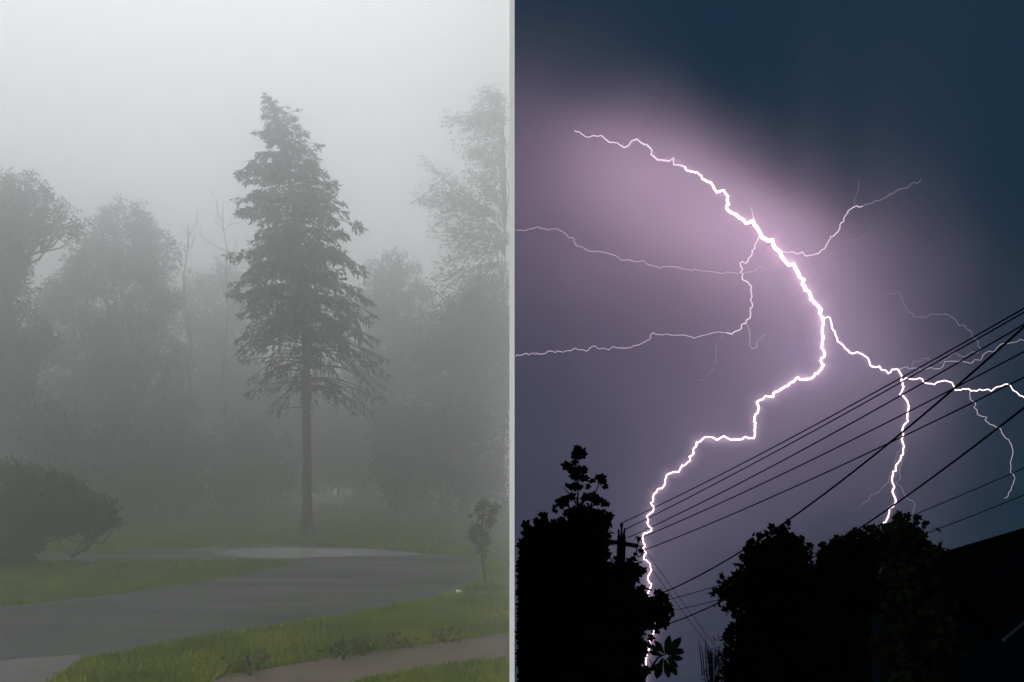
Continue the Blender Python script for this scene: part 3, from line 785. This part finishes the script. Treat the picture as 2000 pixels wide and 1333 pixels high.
br = [
    ([(1762, 743), (1775, 740), (1796, 739), (1806, 748), (1825, 752), (1850, 745), (1860, 748), (1866, 763), (1880, 760), (1897, 764), (1920, 763), (1945, 757), (1962, 751), (1970, 752), (1985, 766), (2000, 776), (2030, 795)], 1.7, 1.3, 'strong'),
    ([(1895, 764), (1895, 780), (1906, 790), (1902, 796), (1914, 812), (1928, 815), (1938, 830), (1952, 836), (1963, 855), (1975, 868), (1979, 880), (1976, 895), (1973, 922), (1982, 932), (1976, 950), (1970, 962), (1962, 972)], 1.2, .7, 'thin'),
    ([(1755, 722), (1770, 717), (1780, 720), (1800, 725), (1825, 721), (1842, 716), (1850, 706), (1870, 707), (1895, 710), (1915, 704), (1924, 690), (1945, 684), (1960, 671), (1975, 670), (2000, 665), (2030, 660)], .9, .7, 'thin'),
    ([(1780, 720), (1800, 706), (1815, 703), (1830, 708), (1852, 700), (1870, 692), (1885, 697), (1902, 688), (1915, 680), (1910, 668), (1898, 650), (1886, 642), (1885, 636), (1873, 637), (1862, 622), (1843, 613), (1822, 614), (1808, 622), (1795, 621), (1782, 611), (1770, 600), (1763, 585), (1758, 570), (1735, 571), (1712, 576)], .9, .5, 'faint'),
    ([(1525, 492), (1545, 493), (1573, 500), (1590, 498), (1605, 488), (1618, 474), (1622, 462), (1632, 457), (1640, 440), (1650, 424), (1656, 412), (1670, 404), (1685, 403)], 1.6, 1.2, 'mid'),
    ([(1685, 403), (1690, 398), (1705, 395), (1735, 384), (1748, 376), (1760, 369), (1775, 365), (1785, 356), (1800, 350)], 1.2, .6, 'faint'),
    ([(1618, 474), (1635, 475), (1650, 469), (1662, 470), (1680, 463), (1690, 458), (1700, 450)], .8, .5, 'faint'),
    ([(1670, 404), (1674, 380), (1678, 350)], .8, .5, 'faint'),
    ([(1472, 430), (1470, 415), (1467, 405)], 1.4, .5, 'mid'),
    ([(1486, 462), (1480, 468), (1475, 485), (1470, 493), (1468, 500), (1462, 505), (1456, 515), (1450, 511), (1445, 515), (1448, 522), (1446, 532), (1450, 545), (1452, 548), (1463, 555), (1468, 562), (1468, 575), (1466, 585), (1470, 596), (1465, 608), (1458, 625), (1448, 635), (1444, 645), (1432, 650), (1418, 650)], 2.0, 1.5, 'mid'),
    ([(1418, 650), (1405, 648), (1385, 653), (1371, 656), (1355, 662), (1340, 655), (1310, 655), (1295, 655), (1277, 649), (1270, 655), (1266, 665), (1255, 670), (1245, 675), (1225, 680), (1205, 680), (1170, 682), (1150, 683), (1122, 680), (1108, 685), (1085, 689), (1072, 686), (1058, 692), (1045, 693), (1028, 690), (1018, 694), (1007, 697)], 1.3, 1.3, 'thin'),
    ([(1466, 600), (1468, 612), (1455, 628), (1462, 640), (1465, 655), (1463, 675), (1470, 682), (1478, 675), (1485, 662), (1498, 654)], 1.0, .6, 'thin'),
    ([(1418, 650), (1400, 668), (1398, 690), (1402, 705), (1395, 720), (1380, 735), (1375, 745), (1362, 741)], .8, .6, 'faint'),
    ([(1519, 495), (1518, 512), (1510, 520), (1495, 526), (1478, 525), (1465, 531), (1445, 533), (1420, 531), (1385, 530), (1350, 530), (1340, 527)], 1.5, 1.3, 'thin'),
    ([(1340, 527), (1320, 522), (1305, 521), (1280, 520), (1262, 515), (1240, 511), (1225, 507), (1208, 503), (1195, 497), (1180, 494), (1165, 493), (1150, 491), (1135, 482), (1120, 472), (1108, 460), (1098, 452), (1080, 447), (1062, 448), (1052, 443), (1035, 448), (1008, 450)], 1.2, .9, 'thin'),
    ([(1757, 880), (1748, 900), (1740, 920), (1737, 935), (1728, 950), (1718, 960), (1705, 965), (1695, 978), (1680, 990)], .7, .5, 'faint'),
    ([(1755, 890), (1757, 925), (1750, 945), (1765, 963), (1780, 978), (1786, 990), (1783, 1000), (1790, 1010), (1798, 1025), (1802, 1045), (1807, 1075)], .8, .6, 'faint'),
    ([(1672, 692), (1672, 702), (1666, 712), (1672, 720), (1670, 740), (1665, 755), (1655, 772)], .8, .5, 'faint'),
]
for px, a, b, mk in br: channel('branch', px, a * .6, b * .55, mk, sides=4)
# camera bloom round the strong channels, put in as glowing tubes
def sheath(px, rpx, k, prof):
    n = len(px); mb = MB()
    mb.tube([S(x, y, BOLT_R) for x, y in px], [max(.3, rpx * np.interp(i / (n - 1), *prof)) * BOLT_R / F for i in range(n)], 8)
    mb.build('bloom_halo', bloom_mat(k), BOLT, B0)
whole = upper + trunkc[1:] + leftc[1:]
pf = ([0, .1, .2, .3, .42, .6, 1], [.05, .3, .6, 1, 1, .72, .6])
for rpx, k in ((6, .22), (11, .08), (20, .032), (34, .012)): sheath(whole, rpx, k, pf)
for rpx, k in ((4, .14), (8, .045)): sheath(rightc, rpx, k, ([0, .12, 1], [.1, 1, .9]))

# unseen point lamps added along the channels to make the cloud glow
for i, (px, py, rad, e) in enumerate([(1150, 310, 102, 75), (1210, 335, 102.5, 120), (1270, 355, 103, 120), (1330, 385, 103, 140), (1390, 415, 103.2, 130),
                                       (1445, 450, 103.5, 130), (1500, 490, 103.5, 130), (1550, 545, 103.8, 100), (1597, 620, 104, 75), (1600, 710, 104.5, 42), (1540, 760, 104.5, 34), (1478, 820, 104.5, 32), (1400, 865, 104.5, 26), (1330, 925, 104.5, 22), (1275, 1000, 104.5, 20), (1262, 1100, 104.5, 16), (1690, 710, 105, 18), (1765, 820, 105, 12)]):
    ld = bpy.data.lights.new('cloud_glow_lamp', 'POINT'); ld.energy = e * 4.7; ld.color = (1, .68, .82) if py < 600 else (.86, .70, .96); ld.shadow_soft_size = 0
    lo = bpy.data.objects.new('cloud_glow_lamp', ld); COL.objects.link(lo); lo.location = tuple(S(px, py, rad))

# --- utility pole
def utility_pole():
    Y = 22.0; s = Y / F; top = P(1213, 1047, Y); gz = hill_z(top[0], Y)
    base = np.array([top[0], Y, gz])
    t = thing('utility_pole', base, 'wooden utility pole with crossarm and insulators behind the left night tree', 'pole')
    def b(mb, name, m, smooth=False): return mb.build(name, m, t, base, smooth)
    mb = MB(); mb.tube([base + np.array([0, 0, -.4]), P(1212, 1120, Y), P(1214, 1046, Y)], [.16, .115, .105], 12); b(mb, 'post', M['wood'], True)
    mb = MB(); a, c = P(1185, 1057, Y - .16), P(1246, 1067, Y - .16); mb.tube([a, c], .055, 4); b(mb, 'crossarm', M['wood'])
    for x0, y0, x1, y1 in [(1209, 1046, 1208, 1034), (1218, 1046, 1221, 1032)]:
        mb = MB(); mb.tube([P(x0, y0, Y), P(x1, y1, Y)], [.03, .022], 6); b(mb, 'spike', M['metal'])
    mb = MB(); mb.tube([P(1214, 1046, Y), P(1214, 1030, Y)], .025, 6); o = b(mb, 'pin', M['metal'])
    def ins(px, py, k=1.0):
        mb = MB(); pr = [(-4.5, 1.6), (-3.4, 3.0), (-2, 2.6), (-1, 3.6), (.4, 3.2), (1.2, 3.9), (2.8, 3.2), (4.6, 1.5)]
        c = P(px, py, Y - .16)
        mb.tube([c + np.array([0, 0, z * s * k]) for z, r in pr], [r * s * k for z, r in pr], 10)
        b(mb, 'insulator', M['porcelain'], True)
    ins(1214, 1026); ins(1187, 1044); ins(1247, 1054); ins(1250, 1076, 1.05); ins(1176, 1066, .9)
    for pts in [[(1187, 1048), (1187, 1060), (1186, 1072), (1181, 1077), (1176, 1073), (1174, 1062)], [(1247, 1058), (1244, 1072), (1243, 1082), (1247, 1089), (1253, 1085), (1255, 1074)],
                [(1240, 1053), (1243, 1048), (1249, 1050), (1254, 1057)], [(1246, 1066), (1252, 1069), (1257, 1075), (1254, 1084)]]:
        mb = MB(); mb.tube([P(x, y, Y - .16) for x, y in pts], .017, 5); b(mb, 'hook', M['metal'])
utility_pole()

# --- overhead wires: from the pole up over the viewer's right shoulder
def wire(name, a, Ya, b, Yb, wpx, sag, label, ext=.12):
    A, Bp = P(a[0], a[1], Ya), P(b[0], b[1], Yb)
    pts, rr = [], []
    for i in range(41):
        u = i / 40 * (1 + ext)
        p = A + (Bp - A) * u; p = p - np.array([0, 0, sag * 4 * u * max(0, 1 + ext - u)])
        pts.append(p); rr.append(wpx / F * .5 * 12.5)
    base = pts[0]; mb = MB(); mb.tube(pts, rr, 6)
    o = link(name, pymesh(name, [v - base for v in mb.v], mb.f, True), M['cable']); o.location = tuple(base)
    tag(o, label, 'wire', 'overhead wires')
Yp = 21.84
wire('overhead_wire', (1214, 1022), Yp, (2000, 596), 12.5, 3.0, .10, 'topmost overhead wire leaving the tip of the utility pole')
wire('overhead_wire', (1222, 1034), Yp, (2000, 605), 12.6, 3.0, .08, 'second overhead wire from the top, nearly touching the topmost')
wire('overhead_wire', (1226, 1051), Yp, (2000, 626), 12.6, 3.2, .12, 'third overhead wire from the top, leaving beside the crossarm')
wire('overhead_wire', (1249, 1052), Yp, (2000, 681), 13.0, 3.2, .10, 'fourth overhead wire from the top, leaving the crossarm end')
wire('overhead_wire', (1256, 1076), Yp, (2000, 731), 13.0, 3.2, .10, 'fifth overhead wire from the top, leaving the lowest insulator')
wire('overhead_wire', (1240, 1178), 20, (2000, 602), 9.5, 3.6, .42, 'steep sagging cable crossing the parallel wires from lower left')
wire('overhead_wire', (1560, 1105), 19, (2000, 789), 10.5, 3.6, .10, 'thick cable rising right from behind the middle trees')
wire('overhead_wire', (1290, 1176), 21, (2000, 905), 14, 2.2, .16, 'thin low wire running behind both night trees')
wire('overhead_wire', (1300, 1196), 21.5, (2000, 957), 14.5, 2.2, .18, 'lowest thin wire just above the shed roof')
wire('service_cable', (1252, 1064), Yp, (1420, 1292), 26, 1.8, .02, 'upper of two thin cables dropping right from the pole', .3)
wire('service_cable', (1252, 1082), Yp, (1412, 1300), 26, 1.8, .02, 'lower of two thin cables dropping right from the pole', .3)
wire('slack_cable', (1296, 1222), 17, (1420, 1168), 16, 3.4, .03, 'short slack cable between the left tree and middle tree', .1)

# --- silhouetted trees
def night_tree(name, label, Y, base_px, blobs, leaf, dens, tV, tF, sprays, sprayV, sprayF, spsize, trunk_r=.14, stems=(), cat='tree', sub=3, spread=.06):
    base = P(base_px, HOR, Y); base[2] = hill_z(base[0], Y)
    t = thing(name, base, label, cat)
    tr = MB(); ys = [b[1] for b in blobs]
    tp = P(base_px, min(ys) + 70, Y)
    ax = limb(tr, base - np.array([0, 0, .3]), tp, trunk_r, .04, .012, 10, 8)
    for (px, py, r) in blobs:
        c = P(px, py, Y)
        cand = [q for q in ax if q[2] < c[2] - .15] or [ax[2]]
        limb(tr, cand[-1], c, .035, .012, .05, 4, 5)
    for st in stems:
        tr.tube([P(x, y, Y) for x, y in st], [.018] + [.012] * (len(st) - 2) + [.006], 5)
    for v in tr.v: v[0] = max(v[0], HALF + .03 + .01 * abs(math.sin(v[2])))
    tr.build('trunk', M['nightbark'], t, base, True)
    pts = clumped(clumped(blob_points(blobs, Y, dens, shell=.1, depth=.8)[::2], 2, spread * 1.6), sub, spread * .8)
    pts = pts[pts[:, 0] > HALF + leaf * 1.3]
    V, Fc = scatter(tV, tF, pts, leaf * RNG.choice([.6, .85, 1.1, 1.4], len(pts)), rotmats(len(pts), (.0, -.2, -.45), .8))
    link('crown', fast_mesh('crown', V - base, Fc), M['nightleaf'], t)
    # the leaf sprays one can tell apart on the outline
    me = fast_mesh('leaf', np.asarray(sprayV), np.asarray(sprayF)); me.materials.append(M['nightleaf'])
    for (px, py, ang, sz) in sprays:
        o = bpy.data.objects.new('leaf', me); COL.objects.link(o); o.parent = t
        o.location = tuple(P(px, py, Y - .25 + RNG.normal(0, .1)) - base)
        # leaf blade roughly facing the viewer, pointing at ang in the picture
        o.rotation_mode = 'XYZ'
        o.rotation_euler = (R(90) + RNG.normal(0, .4), -R(ang), RNG.normal(0, .35))
        o.scale = (sz * spsize,) * 3
    return t

leftblobs = [(1135, 1005, 7), (1155, 1015, 8), (1110, 1020, 8), (1135, 1035, 13), (1160, 1040, 12), (1100, 1045, 12), (1125, 1060, 20), (1085, 1062, 14), (1140, 1068, 16),
             (1030, 1068, 18), (1060, 1062, 18), (1015, 1080, 12), (1100, 1080, 32), (1050, 1105, 40), (1138, 1092, 26), (1110, 1130, 46), (1030, 1130, 34), (1158, 1122, 24),
             (1180, 1145, 18), (1212, 1145, 10), (1195, 1165, 24), (1234, 1118, 6), (1228, 1150, 7), (1040, 1180, 52), (1120, 1190, 56), (1190, 1200, 40), (1225, 1190, 16), (1248, 1186, 10), (1268, 1190, 10), (1285, 1196, 9), (1258, 1204, 8),
             (1235, 1215, 14), (1040, 1250, 56), (1120, 1260, 60), (1190, 1265, 44), (1222, 1262, 16), (1040, 1330, 60), (1120, 1340, 60), (1195, 1335, 46), (1228, 1312, 14), (1225, 1345, 20)]
rs = random.Random(3)
def tuft(px, py, n, sz, spread=8):
    return [(px + rs.gauss(0, spread), py + rs.gauss(0, spread * .55), rs.choice([0, 180, 20, 160, -30, 210, -70, 250, 60, 120]) + rs.uniform(-20, 20), sz * rs.uniform(.5, 1.2)) for _ in range(n)]
lsp = []
for px, py, n, sz, sp in [(1129, 886, 7, .95, 6), (1118, 893, 2, .8, 5), (1142, 893, 2, .8, 4), (1122, 914, 6, .9, 8), (1144, 914, 3, .8, 5), (1128, 931, 5, .85, 7), (1142, 938, 2, .7, 4), (1172, 936, 8, .9, 7), (1181, 945, 3, .8, 4),
                          (1105, 955, 5, .85, 8), (1122, 950, 3, .8, 5), (1143, 952, 4, .8, 6), (1096, 980, 7, .9, 9), (1112, 975, 4, .85, 6), (1145, 974, 6, .85, 8), (1168, 977, 6, .85, 8), (1180, 986, 3, .7, 4),
                          (1086, 996, 4, .8, 6), (1180, 1010, 7, .9, 7), (1178, 1028, 5, .9, 6), (1168, 1045, 4, .9, 6), (1057, 1006, 3, .8, 3), (1050, 1017, 4, .8, 4), (1062, 1020, 4, .75, 5), (1070, 1032, 4, .8, 6),
                          (1236, 1106, 5, .85, 4), (1241, 1118, 6, .85, 4), (1236, 1132, 5, .85, 5), (1226, 1146, 3, .7, 4), (1290, 1190, 5, .9, 6), (1297, 1204, 5, .9, 5), (1282, 1214, 4, .85, 6),
                          (1262, 1182, 4, .8, 5), (1250, 1200, 4, .8, 6), (1218, 1172, 4, .8, 6), (1020, 1062, 3, .7, 5)]:
    lsp += tuft(px, py, n, sz, sp)
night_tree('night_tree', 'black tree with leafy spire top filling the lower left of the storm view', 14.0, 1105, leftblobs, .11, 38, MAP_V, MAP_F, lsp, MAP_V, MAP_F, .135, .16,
           [[(1128, 1060), (1129, 960), (1130, 884)], [(1150, 1000), (1162, 965), (1174, 936)], [(1132, 995), (1118, 972), (1100, 952)], [(1130, 1010), (1110, 990), (1090, 978)], [(1130, 995), (1148, 970)], [(1135, 1020), (1160, 985), (1180, 975)],
            [(1080, 1070), (1064, 1035), (1050, 1012)], [(1200, 1170), (1222, 1125), (1236, 1092)], [(1220, 1200), (1260, 1192), (1296, 1198)], [(1129, 940), (1118, 912)], [(1129, 930), (1145, 913)], [(1130, 905), (1118, 892)]])

# a palmate-leaved shoot that hangs free at the right of that tree
def shoot():
    Y = 11.0; base = P(1235, HOR, Y); base[2] = hill_z(base[0], Y)
    t = thing('chestnut_sapling', base, 'black shoot with large fan-shaped leaf spray right of the left night tree', 'plant')
    st = MB(); st.tube([base, P(1236, 1420, Y), P(1255, 1330, Y), P(1285, 1285, Y), P(1300, 1278, Y)], [.04, .03, .02, .012, .006], 6)
    st.tube([P(1255, 1330, Y), P(1275, 1300, Y), P(1268, 1288, Y)], [.014, .01, .005], 5)
    st.build('stem', M['nightbark'], t, base, True)
    lv = [(0, .05, 0), (.3, .14, 0), (.62, .19, -.01), (.86, .10, -.03), (1, 0, -.06), (.86, -.10, -.03), (.62, -.19, -.01), (.3, -.14, 0), (0, -.02, 0)]
    me = pymesh('leaf', lv, [tuple(range(9))]); me.materials.append(M['nightleaf'])
    for px, py, ang, L in [(1300, 1278, 78, 38), (1302, 1278, 48, 44), (1304, 1280, 20, 34), (1305, 1284, -8, 32), (1302, 1286, -38, 30), (1298, 1288, -75, 40), (1295, 1285, -110, 30), (1294, 1280, 165, 28), (1297, 1277, 125, 32), (1315, 1266, 40, 22), (1290, 1290, -95, 34), (1285, 1296, -130, 22), (1306, 1292, -60, 34), (1288, 1272, 150, 26), (1312, 1276, 5, 26), (1280, 1302, -80, 26)]:
        o = bpy.data.objects.new('leaf', me); COL.objects.link(o); o.parent = t
        o.location = tuple(P(px, py, Y - .05 + RNG.normal(0, .02)) - base)
        o.rotation_euler = (R(90) + RNG.normal(0, .15), -R(ang), RNG.normal(0, .1)); k = L / F * Y; o.scale = (k, k, k)
shoot()

A_bl = [(1528, 1036, 6), (1527, 1050, 8), (1540, 1048, 5), (1510, 1068, 18), (1490, 1068, 16), (1475, 1080, 16), (1545, 1075, 24), (1560, 1076, 10), (1562, 1088, 8), (1500, 1095, 26), (1535, 1105, 34), (1560, 1112, 12), (1470, 1105, 12),
        (1500, 1130, 34), (1455, 1138, 18), (1430, 1145, 14), (1415, 1160, 12), (1438, 1168, 14), (1425, 1178, 8), (1470, 1160, 24), (1520, 1170, 50), (1460, 1195, 10), (1445, 1215, 16), (1470, 1210, 24), (1500, 1230, 44), (1440, 1240, 14),
        (1435, 1262, 14), (1455, 1265, 20), (1500, 1290, 52), (1450, 1300, 26), (1440, 1325, 26), (1560, 1150, 40), (1570, 1220, 50), (1560, 1300, 60)]
B_bl = [(1612, 1076, 8), (1625, 1080, 16), (1645, 1072, 12), (1668, 1055, 16), (1660, 1070, 16), (1690, 1058, 10), (1712, 1050, 10), (1705, 1068, 18), (1680, 1085, 26), (1640, 1100, 28), (1608, 1108, 14), (1620, 1130, 40), (1670, 1130, 44),
        (1640, 1190, 56), (1700, 1180, 50), (1620, 1260, 60), (1690, 1260, 60), (1640, 1320, 60), (1710, 1320, 60), (1730, 1080, 16)]
C_bl = [(1758, 1012, 7), (1760, 1025, 11), (1752, 1035, 9), (1773, 1035, 12), (1765, 1050, 18), (1750, 1058, 12), (1785, 1052, 14), (1795, 1040, 6), (1798, 1055, 8), (1770, 1075, 26), (1745, 1080, 16), (1790, 1085, 18), (1815, 1085, 12), (1832, 1080, 9), (1770, 1120, 44), (1810, 1120, 26),
        (1770, 1190, 56), (1820, 1180, 36), (1780, 1270, 60), (1822, 1240, 40), (1780, 1330, 60), (1835, 1185, 22), (1825, 1310, 36), (1825, 1140, 20)]
def outline_sprays(bl, n):
    o = []
    for px, py, r in bl:
        if py > 1180 or r > 30: continue
        for _ in range(n):
            a = rs.uniform(20, 200) if px < 1760 else rs.uniform(-20, 160)
            o.append((px + r * .7 * math.cos(R(a)), py - r * .7 * math.sin(R(a)), a + rs.uniform(-30, 30), rs.uniform(.45, 1.15)))
    return o
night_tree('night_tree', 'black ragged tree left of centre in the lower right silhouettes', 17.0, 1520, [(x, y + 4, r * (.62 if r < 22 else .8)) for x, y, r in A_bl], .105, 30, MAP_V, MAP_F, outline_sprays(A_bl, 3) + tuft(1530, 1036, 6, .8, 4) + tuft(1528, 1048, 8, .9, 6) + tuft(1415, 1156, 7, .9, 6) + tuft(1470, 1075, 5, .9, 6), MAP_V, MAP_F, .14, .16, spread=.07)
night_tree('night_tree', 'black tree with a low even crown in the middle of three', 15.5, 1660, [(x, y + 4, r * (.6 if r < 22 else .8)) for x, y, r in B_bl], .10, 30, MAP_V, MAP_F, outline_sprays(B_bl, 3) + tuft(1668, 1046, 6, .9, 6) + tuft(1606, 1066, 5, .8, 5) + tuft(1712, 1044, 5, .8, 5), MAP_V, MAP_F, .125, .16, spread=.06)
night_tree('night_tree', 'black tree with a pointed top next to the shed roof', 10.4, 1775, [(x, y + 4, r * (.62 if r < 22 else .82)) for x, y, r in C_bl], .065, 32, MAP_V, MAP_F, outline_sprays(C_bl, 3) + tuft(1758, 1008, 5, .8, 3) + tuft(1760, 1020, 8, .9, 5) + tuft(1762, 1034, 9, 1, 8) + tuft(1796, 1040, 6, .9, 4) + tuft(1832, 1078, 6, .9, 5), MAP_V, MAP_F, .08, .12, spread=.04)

# young pine at the bottom
def pine():
    Y = 13.0; base = P(1392, HOR, Y); base[2] = hill_z(base[0], Y)
    t = thing('young_pine', base, 'black young pine with upright shoots at the bottom between the night trees', 'tree')
    st = MB(); limb(st, base, P(1390, 1275, Y), .06, .012, .01, 8, 6)
    pos, dirs = [], []
    for k in range(46):
        py = RNG.uniform(1262, 1400); x = 1392 + RNG.normal(0, 8 + (py - 1260) * .16)
        a, b = P(1392 + (x - 1392) * .5, py + 28, Y + RNG.normal(0, .15)), P(x, py, Y + RNG.normal(0, .2))
        st.tube([a, b], [.008, .004], 4)
        d = b - a
        for j in range(34):
            pos.append(a + d * RNG.random()); dirs.append(d / np.linalg.norm(d) + RNG.normal(size=3) * .6)
    for x0, y0, x1, y1 in [(1372, 1290, 1364, 1248), (1376, 1290, 1370, 1262), (1380, 1290, 1378, 1242), (1386, 1290, 1380, 1256)]:
        st.tube([P(x0, y0 + 30, Y), P((x0 + x1) / 2 - 1, (y0 + y1) / 2, Y), P(x1, y1, Y)], [.009, .007, .003], 4)
    st.build('trunk', M['nightbark'], t, base)
    d = np.array(dirs); d /= np.linalg.norm(d, axis=1, keepdims=True)
    r = RNG.normal(size=d.shape); b = np.cross(d, r); b /= np.linalg.norm(b, axis=1, keepdims=True)
    V, Fc = scatter([(0, .025, 0), (1, 0, 0), (0, -.025, 0)], [(0, 1, 2)], np.array(pos), RNG.uniform(.09, .16, len(pos)), np.stack([d, b, np.cross(d, b)], axis=2))
    link('crown', fast_mesh('crown', V - base, Fc), M['nightleaf'], t)
pine()

# --- shed with a dark gable roof at the lower right
def shed():
    A = P(1800, 1100, 12.23); B = P(2000, 1037, 19.43)
    u = B - A; u[2] = 0; u /= np.linalg.norm(u)
    n = np.array([u[1], -u[0], 0])
    L = 12.0; half = .95; DR = .92; zr = A[2]; ze = zr - DR
    base = np.array([A[0], A[1], hill_z(A[0], A[1])])
    t = thing('shed', base, 'dark gable-roofed shed with blue wall at the lower right corner', 'building')
    up = np.array([0, 0, 1.0])
    def slab(mb, p, q, r_, s_, th):
        nn = np.cross(q - p, s_ - p); nn /= np.linalg.norm(nn)
        V = [p, q, r_, s_] + [x - nn * th for x in (p, q, r_, s_)]
        mb.add(V, [(0, 1, 2, 3), (7, 6, 5, 4), (0, 4, 5, 1), (1, 5, 6, 2), (2, 6, 7, 3), (3, 7, 4, 0)])
    R0, R1 = A.copy(), A + u * L
    for sg, nm in ((1, 'roof'), (-1, 'roof')):
        e0, e1 = R0 + n * half * sg - up * DR, R1 + n * half * sg - up * DR
        mb = MB()
        # courses of shingles, each a little proud of the one above
        nc = 9
        for k in range(nc):
            a0, a1 = R0 + (e0 - R0) * k / nc, R1 + (e1 - R1) * k / nc
            b0, b1 = R0 + (e0 - R0) * (k + 1) / nc, R1 + (e1 - R1) * (k + 1) / nc
            lift = (up * .7 + n * sg * .7) * .018
            if sg > 0: slab(mb, a0, b0 + lift, b1 + lift, a1, .05)
            else: slab(mb, a1, b1 + lift, b0 + lift, a0, .05)
        mb.build(nm, M['shingle'], t, base)
    mb = MB(); mb.tube([R0 + up * .03 - u * .02, R1 + up * .03], .035, 6); mb.build('ridge_cap', M['shingle'], t, base)
    mb = MB(); mb.tube([R0 + up * .052 - u * .03 - n * .0, R0 + up * .052 + u * 1.7], .014, 6); mb.build('ridge_highlight', M['ridge'], t, base)  # pale strip standing in for the highlight on this stretch of ridge
    e0, e1 = R0 + n * (half + .05) - up * (DR + .03), R1 + n * (half + .05) - up * (DR + .03)
    mb = MB(); mb.tube([e0, e1], .022, 6); mb.build('gutter', M['ridge'], t, base)
    # walls
    inn = .24
    zb = -9.0
    w0, w1 = R0 + u * .15, R1 - u * .15
    def wallbox(mb, p, q, top, th, nrm):
        p, q = p.copy(), q.copy(); V = []
        for x in (p, q):
            for k in (0, 1):
                for z in (zb, top):
                    y_ = x - nrm * th * k; V.append(np.array([y_[0], y_[1], z]))
        mb.add(V, [(0, 1, 5, 4), (2, 6, 7, 3), (1, 3, 7, 5), (0, 4, 6, 2), (0, 2, 3, 1), (4, 5, 7, 6)])
    for sg in (1, -1):
        mb = MB(); wallbox(mb, w0 + n * (half - inn) * sg, w1 + n * (half - inn) * sg, ze + inn - .1, .12, n * sg)
        wl = mb.build('wall', M['bluewall'], t, base)
    for x, d in ((w0, -1), (w1, 1)):
        mb = MB(); hw = half - inn - .125
        pts = [x + n * hw, x - n * hw]
        V = [np.array([pts[0][0], pts[0][1], zb]), np.array([pts[1][0], pts[1][1], zb]), np.array([pts[1][0], pts[1][1], ze + inn - .1]), np.array([x[0], x[1], zr - .2]), np.array([pts[0][0], pts[0][1], ze + inn - .1])]
        V2 = [v - u * d * .12 for v in V]
        mb.add(V + V2, [(0, 1, 2, 3, 4), (9, 8, 7, 6, 5)] + [(i, (i + 1) % 5, (i + 1) % 5 + 5, i + 5) for i in range(5)])
        mb.build('gable_wall', M['bluewall'], t, base)
shed()

# ================================================================== the rain mist of the left garden
def haze():
    x0, x1, y0, y1, z0, z1 = -170.0, -HALF - .0015, -1.6, 112.5, -1.2, HAZE_TOP
    mb = MB(); mb.box(((x0 + x1) / 2, (y0 + y1) / 2, (z0 + z1) / 2), (x1 - x0, y1 - y0, z1 - z0))
    m = bpy.data.materials.new('rain_mist'); m.use_nodes = True; n = m.node_tree; n.nodes.clear()
    v = n.nodes.new('ShaderNodeVolumePrincipled'); v.inputs['Density'].default_value = FOG
    v.inputs['Color'].default_value = (.823, .832, .835, 1); v.inputs['Anisotropy'].default_value = .885
    o = n.nodes.new('ShaderNodeOutputMaterial'); n.links.new(v.outputs[0], o.inputs['Volume'])
    tag(mb.build('haze', m), kind='stuff')
haze()
